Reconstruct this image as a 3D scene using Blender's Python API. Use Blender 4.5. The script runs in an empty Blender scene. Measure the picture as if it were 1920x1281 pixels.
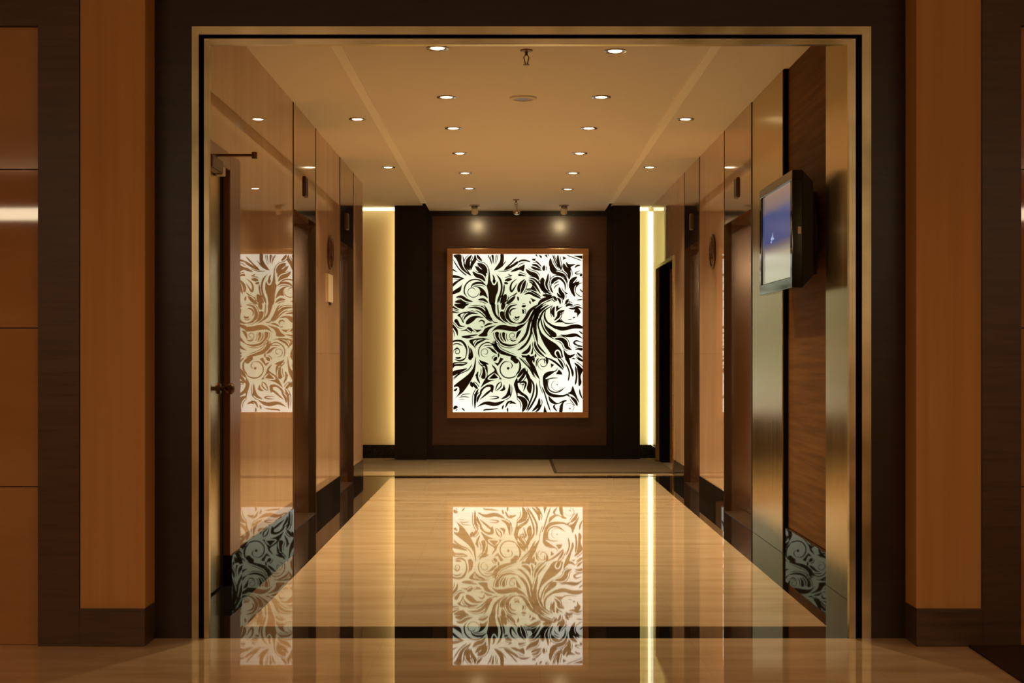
import bpy, bmesh, math, random
from mathutils import Vector, Matrix

random.seed(7)
C = bpy.context.scene.collection
SC = bpy.context.scene
PI = math.pi

# ------------------------------------------------------------------ camera
F = 2700.0            # focal length in pixels of the 1920 px wide frame
H = 1.15              # camera height
CX, CY = 955.0, 668.0 # vanishing point in pixels
cam_data = bpy.data.cameras.new('camera')
cam_data.sensor_width = 36.0
cam_data.lens = F / 1920.0 * 36.0
cam_data.shift_x = (960.0 - CX) / 1920.0
cam_data.shift_y = (CY - 640.5) / 1920.0
cam_data.clip_end = 100
cam = bpy.data.objects.new('camera', cam_data)
C.objects.link(cam)
cam.location = (0, 0, H)
cam.rotation_euler = (PI / 2, 0, 0)
SC.camera = cam

# ------------------------------------------------------------------ world, exposure
world = bpy.data.worlds.new('world')
SC.world = world
world.use_nodes = True
world.node_tree.nodes['Background'].inputs[0].default_value = (1.0, 0.6, 0.3, 1)
world.node_tree.nodes['Background'].inputs[1].default_value = 0.0
SC.view_settings.view_transform = 'Standard'
SC.view_settings.look = 'None'
SC.view_settings.exposure = 0.0
SC.view_settings.gamma = 1.0
SC.view_settings.use_curve_mapping = False
SC.cycles.caustics_reflective = False
SC.cycles.caustics_refractive = False
SC.cycles.sample_clamp_indirect = 4.0
SC.cycles.max_bounces = 12
SC.cycles.diffuse_bounces = 6
SC.cycles.glossy_bounces = 6
SC.cycles.use_denoising = True
SC.cycles.blur_glossy = 0.0

WARM = (1.0, 0.74, 0.38)         # tungsten downlights of the lift lobby
AMBER = (1.0, 0.56, 0.22)        # dimmed downlights of the front lobby
LOBBY_W = 80.0                   # downlight power in the lift lobby
FRONT_W = 25.0                   # downlight power in the front lobby

# ------------------------------------------------------------------ dimensions
XL, XR = -1.42, 1.593            # lift lobby side walls
ZS, ZC, ZSLOT = 2.82, 2.77, 2.90 # side ceiling, centre slab, slot above it
SLAB0, SLAB1 = -0.891, 1.064
LIP0, LIP1 = -0.96, 1.133
YF = 5.87                        # front face of the portal
YB = 16.26                       # far wall
LIFTS = ((9.45, 10.56), (12.05, 13.10))
LIFTS_R = ((9.45, 10.67), (12.05, 13.10))
YEND = 13.94                     # end of the marble side walls
DOORH = 2.12
OX0, OX1, OZ = -1.224, 1.411, 2.42  # portal opening

# ------------------------------------------------------------------ materials
def nodes_of(m):
    m.use_nodes = True
    nt = m.node_tree
    return nt, nt.nodes, nt.links, nt.nodes['Principled BSDF']

def mat(name, col, rough=0.5, metal=0.0, ior=1.5, spec=0.5, coat=0.0):
    m = bpy.data.materials.new(name)
    nt, N, L, b = nodes_of(m)
    b.inputs['Base Color'].default_value = (*col, 1)
    b.inputs['Roughness'].default_value = rough
    b.inputs['Metallic'].default_value = metal
    b.inputs['IOR'].default_value = ior
    b.inputs['Specular IOR Level'].default_value = spec
    b.inputs['Coat Weight'].default_value = coat
    return m

def emis(name, col, strength):
    m = bpy.data.materials.new(name)
    nt, N, L, b = nodes_of(m)
    b.inputs['Base Color'].default_value = (0.0, 0.0, 0.0, 1)
    b.inputs['Specular IOR Level'].default_value = 0.2
    b.inputs['Emission Color'].default_value = (*col, 1)
    b.inputs['Emission Strength'].default_value = strength
    return m

def streaks(m, scale, cols, pos=(0.3, 0.7), detail=5.0, noise_scale=1.0, rough=None, bump=0.0):
    """colour streaks from stretched noise in world space"""
    nt, N, L, b = nodes_of(m)
    g = N.new('ShaderNodeNewGeometry')
    mp = N.new('ShaderNodeMapping'); mp.inputs['Scale'].default_value = scale
    L.new(g.outputs['Position'], mp.inputs['Vector'])
    nz = N.new('ShaderNodeTexNoise'); nz.inputs['Scale'].default_value = noise_scale
    nz.inputs['Detail'].default_value = detail; nz.inputs['Roughness'].default_value = 0.6
    L.new(mp.outputs['Vector'], nz.inputs['Vector'])
    cr = N.new('ShaderNodeValToRGB')
    el = cr.color_ramp.elements
    el[0].position = pos[0]; el[0].color = (*cols[0], 1)
    el[1].position = pos[1]; el[1].color = (*cols[-1], 1)
    for i, c in enumerate(cols[1:-1]):
        e = el.new(pos[0] + (pos[1] - pos[0]) * (i + 1) / (len(cols) - 1)); e.color = (*c, 1)
    L.new(nz.outputs['Fac'], cr.inputs['Fac'])
    L.new(cr.outputs['Color'], b.inputs['Base Color'])
    if rough:
        mr = N.new('ShaderNodeMapRange')
        mr.inputs['To Min'].default_value = rough[0]; mr.inputs['To Max'].default_value = rough[1]
        L.new(nz.outputs['Fac'], mr.inputs['Value'])
        L.new(mr.outputs['Result'], b.inputs['Roughness'])
    if bump:
        bp = N.new('ShaderNodeBump'); bp.inputs['Strength'].default_value = bump
        bp.inputs['Distance'].default_value = 0.002
        L.new(nz.outputs['Fac'], bp.inputs['Height'])
        L.new(bp.outputs['Normal'], b.inputs['Normal'])
    return cr

def joints(m, axes, width=0.0025, dark=0.55):
    """thin darker tile joints: axes = list of (axis, period, offset)"""
    nt, N, L, b = nodes_of(m)
    src = b.inputs['Base Color'].links[0].from_socket
    g = N.new('ShaderNodeNewGeometry')
    sp = N.new('ShaderNodeSeparateXYZ'); L.new(g.outputs['Position'], sp.inputs[0])
    last = None
    for ax, per, off in axes:
        a = N.new('ShaderNodeMath'); a.operation = 'SUBTRACT'; a.inputs[1].default_value = off
        L.new(sp.outputs[ax], a.inputs[0])
        p = N.new('ShaderNodeMath'); p.operation = 'PINGPONG'; p.inputs[1].default_value = per / 2
        L.new(a.outputs[0], p.inputs[0])
        l = N.new('ShaderNodeMath'); l.operation = 'LESS_THAN'; l.inputs[1].default_value = width / 2
        L.new(p.outputs[0], l.inputs[0])
        if last is None:
            last = l
        else:
            mx = N.new('ShaderNodeMath'); mx.operation = 'MAXIMUM'
            L.new(last.outputs[0], mx.inputs[0]); L.new(l.outputs[0], mx.inputs[1]); last = mx
    mix = N.new('ShaderNodeMix'); mix.data_type = 'RGBA'; mix.blend_type = 'MULTIPLY'
    L.new(last.outputs[0], mix.inputs[0]); L.new(src, mix.inputs[6])
    mix.inputs[7].default_value = (dark, dark, dark, 1)
    L.new(mix.outputs[2], b.inputs['Base Color'])

M = {}
M['floor'] = mat('polished_floor_marble', (0.6, 0.45, 0.3), 0.018)
streaks(M['floor'], (0.9, 5.0, 1), [(0.50, 0.36, 0.23), (0.62, 0.47, 0.32), (0.70, 0.55, 0.40)], (0.3, 0.72), 6, 1.3)
joints(M['floor'], [(0, 0.62, 0.11), (1, 0.62, 0.2)], 0.003, 0.88)
M['granite'] = mat('black_granite', (0.012, 0.009, 0.008), 0.015, spec=0.22, ior=1.42)
M['granite'].node_tree.nodes['Principled BSDF'].inputs['Specular Tint'].default_value = (1.0, 0.88, 0.64, 1)
streaks(M['granite'], (60, 60, 60), [(0.008, 0.006, 0.005), (0.012, 0.009, 0.008), (0.05, 0.045, 0.04)], (0.3, 0.8), 3, 1)
M['marble'] = mat('polished_wall_marble', (0.6, 0.42, 0.28), 0.012)
streaks(M['marble'], (3.2, 3.2, 0.5), [(0.52, 0.325, 0.22), (0.58, 0.39, 0.265), (0.63, 0.45, 0.31)], (0.28, 0.75), 7, 1.3)
joints(M['marble'], [(2, 4.0, 1.17)], 0.004, 0.8)
M['ceiling'] = mat('warm_white_ceiling_paint', (0.82, 0.78, 0.70), 0.9, spec=0.1)
M['trim_paint'] = mat('cream_trim_paint', (0.95, 0.93, 0.84), 0.7, spec=0.2)
M['corridor_paint'] = mat('cream_wall_paint', (0.76, 0.59, 0.36), 0.75, spec=0.2)
M['orange'] = mat('ochre_column_paint', (0.62, 0.36, 0.14), 0.7, spec=0.25)
streaks(M['orange'], (14, 14, 0.3), [(0.55, 0.31, 0.115), (0.63, 0.37, 0.145)], (0.35, 0.7), 4, 1)
M['darkwood'] = mat('dark_walnut', (0.07, 0.042, 0.027), 0.32)
streaks(M['darkwood'], (3, 3, 40), [(0.062, 0.038, 0.026), (0.11, 0.068, 0.045)], (0.3, 0.75), 5, 1, rough=(0.28, 0.4))
M['deepwood'] = mat('deep_brown_wood', (0.03, 0.018, 0.012), 0.32)
streaks(M['deepwood'], (3, 3, 40), [(0.014, 0.008, 0.006), (0.028, 0.017, 0.012)], (0.3, 0.75), 5, 1)
M['nichewood'] = mat('red_brown_veneer', (0.10, 0.04, 0.02), 0.27)
streaks(M['nichewood'], (2, 2, 30), [(0.048, 0.019, 0.010), (0.075, 0.030, 0.015)], (0.3, 0.75), 5, 1)
M['blackwood'] = mat('near_black_stained_wood', (0.010, 0.006, 0.006), 0.4, spec=0.25)
M['lacquer'] = mat('brown_lacquered_panel', (0.30, 0.155, 0.06), 0.03, spec=0.9, ior=1.6)
streaks(M['lacquer'], (1.2, 1, 6), [(0.40, 0.21, 0.085), (0.48, 0.265, 0.115)], (0.3, 0.7), 4, 1)
M['brass'] = mat('brushed_brass', (0.62, 0.46, 0.27), 0.24, 1.0)
streaks(M['brass'], (50, 50, 0.8), [(0.52, 0.375, 0.12), (0.62, 0.46, 0.165)], (0.3, 0.7), 4, 1, rough=(0.16, 0.28))
M['portal'] = mat('portal_brass', (0.74, 0.66, 0.40), 0.3, 1.0)
streaks(M['portal'], (1.8, 1.8, 1.8), [(0.34, 0.29, 0.15), (0.66, 0.58, 0.34), (0.88, 0.79, 0.50)], (0.35, 0.65), 3, 1)
M['bronze'] = mat('polished_bronze', (0.55, 0.38, 0.24), 0.07, 1.0)
M['liftdoor'] = mat('brushed_bronze_door', (0.58, 0.64, 0.82), 0.26, 1.0)
streaks(M['liftdoor'], (60, 60, 0.5), [(0.55, 0.60, 0.78), (0.60, 0.66, 0.85)], (0.3, 0.7), 4, 1)
M['darkbronze'] = mat('dark_bronze', (0.13, 0.075, 0.04), 0.4, 1.0)
M['black'] = mat('black_plastic', (0.008, 0.008, 0.009), 0.35)
M['piano'] = mat('glossy_black_bezel', (0.01, 0.009, 0.008), 0.06)
M['void'] = mat('matt_black_door', (0.005, 0.005, 0.006), 0.95, spec=0.03)
M['gap'] = mat('black_shadow_gap', (0.004, 0.003, 0.003), 0.8, spec=0.1)
M['slatwood'] = mat('honey_brown_veneer', (0.30, 0.13, 0.045), 0.6, spec=0.12)
streaks(M['slatwood'], (2, 1.4, 34), [(0.09, 0.038, 0.009), (0.14, 0.061, 0.015), (0.19, 0.087, 0.024)], (0.3, 0.72), 6, 1)
M['casing'] = mat('chestnut_door_casing', (0.22, 0.095, 0.04), 0.3)
M['chrome'] = mat('satin_steel', (0.6, 0.55, 0.5), 0.2, 1.0)
M['white_plastic'] = mat('off_white_plastic', (0.7, 0.65, 0.55), 0.5)
M['plate'] = mat('pale_notice_plate', (0.72, 0.58, 0.36), 0.35)
M['frame'] = mat('satin_copper_frame', (0.50, 0.28, 0.14), 0.22, 0.85)
M['mat'] = mat('brown_entrance_mat', (0.12, 0.085, 0.055), 0.95, spec=0.1)
streaks(M['mat'], (160, 160, 160), [(0.075, 0.05, 0.032), (0.17, 0.12, 0.08)], (0.3, 0.7), 3, 1)
M['runner'] = mat('dark_carpet', (0.05, 0.03, 0.02), 0.95, spec=0.1)
streaks(M['runner'], (120, 120, 120), [(0.035, 0.02, 0.013), (0.07, 0.042, 0.028)], (0.3, 0.7), 3, 1)
M['lamp'] = emis('lit_lamp_lens', (1.0, 0.80, 0.52), 9.0)
M['cove'] = emis('lit_cove_tube', (1.0, 0.93, 0.5), 2.4)
M['cove_back'] = emis('lit_hidden_tube', (1.0, 0.80, 0.38), 10.0)
M['cove_green'] = emis('lit_greenish_tube', (0.92, 1.0, 0.42), 8.0)
M['cove_hot'] = emis('lit_corner_tube', (1.0, 0.97, 0.60), 3.0)
M['cove_front'] = emis('lit_linear_lamp', (1.0, 0.78, 0.5), 9.0)
M['print'] = mat('dark_printed_film', (0.028, 0.018, 0.010), 0.6, spec=0.15)

# backlit diffuser: brighter near its edge tubes, greener in the middle
def make_diffuser():
    m = bpy.data.materials.new('backlit_diffuser')
    nt, N, L, b = nodes_of(m)
    g = N.new('ShaderNodeNewGeometry')
    sp = N.new('ShaderNodeSeparateXYZ'); L.new(g.outputs['Position'], sp.inputs[0])
    def math_(op, a, bb):
        n = N.new('ShaderNodeMath'); n.operation = op
        for i, v in enumerate((a, bb)):
            if isinstance(v, (int, float)): n.inputs[i].default_value = v
            else: L.new(v, n.inputs[i])
        return n.outputs[0]
    dx = math_('DIVIDE', math_('SUBTRACT', sp.outputs[0], -0.12), 0.86)
    dz = math_('DIVIDE', math_('SUBTRACT', sp.outputs[2], 1.42), 0.90)
    r = math_('SQRT', math_('ADD', math_('MULTIPLY', dx, dx), math_('MULTIPLY', dz, dz)), 0)
    cr = N.new('ShaderNodeValToRGB'); L.new(r, cr.inputs['Fac'])
    el = cr.color_ramp.elements
    el[0].position = 0.0; el[0].color = (0.66, 0.69, 0.42, 1)
    el[1].position = 1.0; el[1].color = (1.0, 0.96, 0.80, 1)
    e = el.new(0.6); e.color = (0.78, 0.81, 0.55, 1)
    st = N.new('ShaderNodeMapRange'); L.new(r, st.inputs['Value'])
    st.inputs['From Min'].default_value = 0.3; st.inputs['From Max'].default_value = 1.0
    st.inputs['To Min'].default_value = 1.0; st.inputs['To Max'].default_value = 1.18
    b.inputs['Base Color'].default_value = (0.02, 0.02, 0.02, 1)
    b.inputs['Specular IOR Level'].default_value = 0.1
    L.new(cr.outputs['Color'], b.inputs['Emission Color'])
    L.new(st.outputs['Result'], b.inputs['Emission Strength'])
    return m
M['diffuser'] = make_diffuser()

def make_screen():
    m = bpy.data.materials.new('lit_screen_painted_reflections')
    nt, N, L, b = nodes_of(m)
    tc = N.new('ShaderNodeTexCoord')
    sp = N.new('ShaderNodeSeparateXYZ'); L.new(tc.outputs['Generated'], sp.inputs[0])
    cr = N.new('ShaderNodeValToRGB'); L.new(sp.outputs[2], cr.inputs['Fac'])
    el = cr.color_ramp.elements  # blue picture; beige lower and mauve top bands are reflections painted into the emission
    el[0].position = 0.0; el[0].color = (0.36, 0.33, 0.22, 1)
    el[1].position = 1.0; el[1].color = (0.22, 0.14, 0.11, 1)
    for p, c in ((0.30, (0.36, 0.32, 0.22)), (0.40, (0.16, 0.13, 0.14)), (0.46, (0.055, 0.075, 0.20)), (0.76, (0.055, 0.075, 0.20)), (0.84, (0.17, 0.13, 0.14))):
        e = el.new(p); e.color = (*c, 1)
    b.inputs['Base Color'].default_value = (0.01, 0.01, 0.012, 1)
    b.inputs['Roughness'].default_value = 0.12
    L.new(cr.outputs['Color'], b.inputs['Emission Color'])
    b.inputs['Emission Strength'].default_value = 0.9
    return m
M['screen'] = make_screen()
M['screen_mark'] = emis('pale_screen_mark', (0.35, 0.45, 0.7), 0.9)

# ------------------------------------------------------------------ mesh helpers
class MB:
    """collects shapes (world coordinates) and links them as one mesh object"""
    def __init__(self): self.bm = bmesh.new()
    def box(self, x0, x1, y0, y1, z0, z1, bevel=0.0):
        r = bmesh.ops.create_cube(self.bm, size=1.0)
        vs = r['verts']
        for v in vs:
            v.co = Vector((x0 + (v.co.x + .5) * (x1 - x0), y0 + (v.co.y + .5) * (y1 - y0), z0 + (v.co.z + .5) * (z1 - z0)))
        if bevel > 0:
            es = list({e for v in vs for e in v.link_edges})
            bmesh.ops.bevel(self.bm, geom=es, offset=bevel, segments=2, affect='EDGES', profile=0.6)
        return self
    def cyl(self, p, axis, r0, r1, length, seg=32, caps=True):
        """cone/cylinder from point p along axis"""
        r = bmesh.ops.create_cone(self.bm, cap_ends=caps, segments=seg, radius1=r0, radius2=r1, depth=length)
        a = Vector(axis).normalized()
        q = Vector((0, 0, 1)).rotation_difference(a)
        mtx = Matrix.Translation(Vector(p) + a * length / 2) @ q.to_matrix().to_4x4()
        bmesh.ops.transform(self.bm, matrix=mtx, verts=r['verts'])
        return self
    def lathe(self, p, axis, profile, seg=40):
        """profile: list of (radius, height along axis); open surface of revolution"""
        a = Vector(axis).normalized()
        q = Vector((0, 0, 1)).rotation_difference(a).to_matrix()
        rings = []
        for r, h in profile:
            rings.append([self.bm.verts.new(Vector(p) + q @ Vector((max(r, 1e-5) * math.cos(2 * PI * k / seg), max(r, 1e-5) * math.sin(2 * PI * k / seg), h))) for k in range(seg)])
        for i in range(len(rings) - 1):
            for k in range(seg):
                self.bm.faces.new((rings[i][k], rings[i][(k + 1) % seg], rings[i + 1][(k + 1) % seg], rings[i + 1][k]))
        return self
    def tube(self, pts, rad, seg=10):
        pts = [Vector(p) for p in pts]
        n = len(pts)
        rads = rad if isinstance(rad, (list, tuple)) else [rad] * n
        rings = []
        up = Vector((0.13, 0.21, 0.97)).normalized()
        for i, p in enumerate(pts):
            t = (pts[min(i + 1, n - 1)] - pts[max(i - 1, 0)]).normalized()
            u = t.cross(up)
            if u.length < 1e-4: u = t.cross(Vector((1, 0, 0)))
            u.normalize(); w = t.cross(u)
            rings.append([self.bm.verts.new(p + rads[i] * (u * math.cos(2 * PI * k / seg) + w * math.sin(2 * PI * k / seg))) for k in range(seg)])
        for i in range(n - 1):
            for k in range(seg):
                self.bm.faces.new((rings[i][k], rings[i][(k + 1) % seg], rings[i + 1][(k + 1) % seg], rings[i + 1][k]))
        self.bm.faces.new(rings[0][::-1]); self.bm.faces.new(rings[-1])
        return self
    def quadprism(self, poly, extrude):
        """poly: planar list of points; extrude: vector"""
        a = [self.bm.verts.new(Vector(p)) for p in poly]
        b = [self.bm.verts.new(Vector(p) + Vector(extrude)) for p in poly]
        n = len(a)
        self.bm.faces.new(a[::-1]); self.bm.faces.new(b)
        for i in range(n):
            self.bm.faces.new((a[i], a[(i + 1) % n], b[(i + 1) % n], b[i]))
        return self
    def build(self, name, material, parent=None, smooth=False, origin=None):
        bm = self.bm
        bmesh.ops.recalc_face_normals(bm, faces=bm.faces)
        if parent is not None:
            o_ = Vector(parent['_w'])
        elif origin is not None:
            o_ = Vector(origin)
        else:
            xs = [v.co.x for v in bm.verts]; ys = [v.co.y for v in bm.verts]; zs = [v.co.z for v in bm.verts]
            o_ = Vector(((min(xs) + max(xs)) / 2, (min(ys) + max(ys)) / 2, min(zs)))
        for v in bm.verts: v.co -= o_
        me = bpy.data.meshes.new(name)
        bm.to_mesh(me); bm.free()
        me.materials.append(M[material])
        if smooth:
            for p in me.polygons: p.use_smooth = True
            try: me.set_sharp_from_angle(angle=math.radians(38))
            except Exception: pass
        ob = bpy.data.objects.new(name, me); C.objects.link(ob)
        ob['_w'] = tuple(o_)
        if parent is not None:
            ob.parent = parent
        else:
            ob.location = o_
        return ob

def tag(o, label=None, cat=None, group=None, kind=None):
    if label: o['label'] = label
    if cat: o['category'] = cat
    if group: o['group'] = group
    if kind: o['kind'] = kind
    return o

def thing(name, label, cat, loc, group=None):
    o = bpy.data.objects.new(name, None); C.objects.link(o)
    o.empty_display_size = 0.05
    o.location = loc; o['_w'] = tuple(loc)
    return tag(o, label, cat, group)

def struct(name, mb, material, smooth=False):
    return tag(mb.build(name, material, smooth=smooth), kind='structure')

# ------------------------------------------------------------------ the setting
# floor: front lobby, lift lobby and rear corridor; the dark border inlay is flush with it
BX0, BX1 = -0.977 * H, 1.175 * H
f = MB()
f.box(-7, 7, -6, YF - 0.002, -0.06, 0)
f.box(BX0, BX1, 6.124, 13.56, -0.06, 0)
f.box(-4.5, 2.6, 13.80, 16.6, -0.06, 0)
struct('floor', f, 'floor')
b = MB()
b.box(-1.45, 1.65, YF - 0.002, 6.124, -0.06, 0)
b.box(-1.62, BX0, 6.124, 13.80, -0.06, 0)
b.box(BX1, 1.80, 6.124, 13.80, -0.06, 0)
b.box(BX0, BX1, 13.56, 13.80, -0.06, 0)
struct('trim_1', b, 'granite')
struct('trim_2', MB().box(XL - 0.1, XR + 0.1, 13.80, 13.83, -0.01, 0.003), 'brass')

# left wall
w = MB()
w.box(XL - 0.2, XL, YF + 0.2, 7.49, 2.167, ZSLOT + .1)
w.box(XL - 0.2, XL, 7.49, LIFTS[0][0], 0, ZSLOT + .1)
w.box(XL - 0.2, XL, LIFTS[0][1], LIFTS[1][0], 0, ZSLOT + .1)
w.box(XL - 0.2, XL, LIFTS[1][1], YEND, 0, ZSLOT + .1)
struct('wall_left', w, 'marble')
s = MB()
for y0, y1 in ((7.49, LIFTS[0][0]), (LIFTS[0][1], LIFTS[1][0]), (LIFTS[1][1], YEND)):
    s.box(XL - 0.02, XL + 0.006, y0, y1 - 0.001, 0, 0.15)
s.box(XL - 0.05, XL + 0.03, 7.215, 7.492, 0, 0.15)
struct('baseboard_left', s, 'granite')

# right wall
w = MB()
w.box(XR, XR + 0.2, LIFTS_R[0][1], LIFTS_R[1][0], 0, ZSLOT + .1)
w.box(XR, XR + 0.2, LIFTS_R[1][1], YEND, 0, ZSLOT + .1)
w.box(XR, XR + 0.2, YEND, 15.60, 2.125, ZSLOT + .1)
w.box(XR, XR + 0.2, 15.60, YB, 0, ZSLOT + .1)
w.box(XR + 0.06, XR + 0.2, YF + 0.2, LIFTS_R[0][0], 0, ZSLOT + .1)
struct('wall_right', w, 'marble')
s = MB()
for y0, y1 in ((LIFTS_R[0][1], LIFTS_R[1][0]), (LIFTS_R[1][1], YEND)):
    s.box(XR - 0.006, XR + 0.02, y0, y1 - 0.001, 0, 0.15)
s.box(XR + 0.006, XR + 0.03, 7.26, 8.36, 0.0, 0.155)
s.box(XR - 0.006, XR + 0.02, 15.60, YB, 0, 0.155)
struct('baseboard_right', s, 'granite')

# far wall: cream corridor wall, black base
w = MB(); w.box(-4.5, -0.9, YB, YB + 0.15, 0, 3.0); w.box(1.2, XR + 0.2, YB, YB + 0.15, 0, 3.0)
struct('wall_back', w, 'corridor_paint')
s = MB(); s.box(-4.5, -1.0, YB - 0.015, YB, 0, 0.15); s.box(1.2, XR - 0.006, YB - 0.015, YB, 0, 0.15)
struct('baseboard_back', s, 'granite')
struct('wall_corridor_end', MB().box(-4.65, -4.5, YEND - 0.2, YB + 0.15, 0, 3.0), 'corridor_paint')
struct('wall_corridor_front', MB().box(-4.5, XL - 0.2, YEND - 0.2, YEND, 0, 3.0), 'corridor_paint')

# ceiling: side bands, slot, dropped centre slab
c = MB()
c.box(XL - 0.2, LIP0, YF + 0.1, YEND, ZS, 3.05)
c.box(LIP1, XR + 0.2, YF + 0.1, YB, ZS, 3.05)
c.box(-4.5, LIP0, YEND, YB, ZS, 3.05)
c.box(LIP0, SLAB0 + .1, YF + 0.1, YB, ZSLOT, 3.05)
c.box(SLAB1 - .1, LIP1, YF + 0.1, YB, ZSLOT, 3.05)
c.box(LIP0 + .012, SLAB0 - .001, YF + .1, 15.2, ZS - .004, ZSLOT - .001)
c.box(SLAB1 + .001, LIP1 - .012, YF + .1, 15.2, ZS - .004, ZSLOT - .001)
c.box(SLAB0, SLAB1, YF + 0.1, 16.05, ZC, 3.05)
struct('ceiling', c, 'ceiling')
struct('trim_7', MB().box(-0.931, -0.872, YF + .1, 15.2, ZC - .008, ZS - .002, 0.003).box(1.05, 1.104, YF + .1, 15.2, ZC - .008, ZS - .002, 0.003), 'trim_paint')

# back niche: two near-black wooden jambs, red-brown panel framed in black
j = MB()
j.box(-1.271, -0.915, 15.96, 16.12, 0, ZS + 0.08)
j.box(1.150, 1.448, 15.96, 16.12, 0, ZS + 0.08)
struct('trim_3', j, 'blackwood')
n = MB()
n.box(-0.915, -0.86, 16.04, 16.2, 0, ZSLOT); n.box(1.085, 1.150, 16.04, 16.2, 0, ZSLOT)
n.box(-0.86, 1.085, 16.06, 16.2, 2.715, ZSLOT); n.box(-0.86, 1.085, 16.03, 16.2, 0, 0.155)
struct('trim_4', n, 'blackwood')
struct('wall_niche', MB().box(-0.86, 1.085, 16.09, 16.2, 0.155, 2.715), 'nichewood')

# ---- front wall of the lobby: dark wood surround with brass portal lining
w = MB()
w.box(-1.50, -1.2936, YF, YF + 0.12, 0, 2.4936)
w.box(1.474, 1.65, YF, YF + 0.12, 0, 2.4936)
w.box(-1.50, 1.65, YF, YF + 0.12, 2.4936, 3.15)
struct('wall_front', w, 'deepwood')
p = MB()   # brass: outer and inner strips, jamb and head linings
for a0, a1 in ((-1.2936, -1.2653), (-1.2436, OX0)):
    p.box(a0, a1, YF - 0.004, 5.90, 0, 2.4936 if a0 < -1.26 else OZ + 0.024)
for a0, a1 in ((1.385 + 0.026 - 0.026, OX1), (1.437, 1.474)):
    p.box(a0, a1, YF - 0.004, 5.90, 0, 2.4936 if a0 > 1.42 else OZ + 0.024)
p.box(-1.2653, 1.437, YF - 0.004, 5.90, 2.461, 2.4936)
p.box(OX0, 1.385, YF - 0.004, 5.90, OZ, OZ + 0.024)
struct('trim_5', p, 'portal')
g = MB()
g.box(-1.2653, -1.2436, YF + 0.012, 5.90, 0, 2.461)
g.box(OX1, 1.437, YF + 0.012, 5.90, 0, 2.461)
g.box(-1.2436, OX1, YF + 0.012, 5.90, OZ + 0.024, 2.461)
struct('trim_6', g, 'gap')
# back face of the portal between lining and side walls
k = MB()
k.box(XL - .2, -1.2936, YF + 0.12, 6.12, 0, ZS); k.box(1.474, XR + .2, YF + 0.12, 6.12, 0, ZS)
k.box(-1.2936, 1.474, YF + 0.12, 6.12, 2.4936, 2.77)
struct('wall_portal', k, 'darkwood')

# front facade either side: dark wood posts, header, lacquered wall panels
w = MB()
w.box(-1.8675, -1.7045, 5.705, 5.95, 0, 3.15); w.box(1.8735, 2.028, 5.705, 5.95, 0, 3.15)
w.box(-7, -1.8675, 5.705, 5.95, 2.462, 3.15); w.box(2.028, 7, 5.705, 5.95, 2.462, 3.15)
struct('wall_facade', w, 'darkwood')
struct('ceiling', MB().box(-7, 7, -6.1, YF + 0.1, 3.15, 3.25), 'ceiling')
struct('wall_rear', MB().box(-7.1, 7.1, -6.15, -6, 0, 3.15), 'orange')
struct('wall_outer_left', MB().box(-7.15, -7, -6, 5.95, 0, 3.15), 'orange')
struct('wall_outer_right', MB().box(7, 7.15, -6, 5.95, 0, 3.15), 'orange')

for nm, x0, x1, lab in (('left', -7, -1.8675, 'glossy brown lacquered wall panelling left of the left ochre column'),
                        ('right', 2.028, 7, 'sliver of glossy brown wall panelling at the right edge of the view')):
    q = MB()
    zs = [0.0, 0.630, 1.262, 1.894, 2.462]
    for i in range(4):
        q.box(x0 + 0.002, x1 - 0.002, 5.735, 5.79, zs[i] + 0.002, zs[i + 1] - 0.002)
    tag(q.build('lacquered_wall_panel', 'lacquer'), lab, 'wall panel')

# ochre columns with stained wooden bases
def column(x0, x1, side):
    t = thing('column', f'ochre painted square column {side} of the lift lobby opening, on a dark wooden base', 'column', ((x0 + x1) / 2, 5.78, 0), 'ochre columns')
    MB().box(x0, x1, 5.71, 5.868, 0.146, 3.15, 0.003).build('shaft', 'orange', t)
    d = MB(); d.box(x0 - 0.002, x1 + 0.002, 5.698, 5.868, 0, 0.142, 0.004)
    d.box(x0 - 0.002, x1 + 0.002, 5.693, 5.868, 0.142, 0.150, 0.002)
    b_ = d.build('base', 'darkwood', t); b_['label'] = 'dark wooden base'
    return t
column(-1.7024, -1.4444, 'left')
column(1.6135, 1.8716, 'right')

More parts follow.
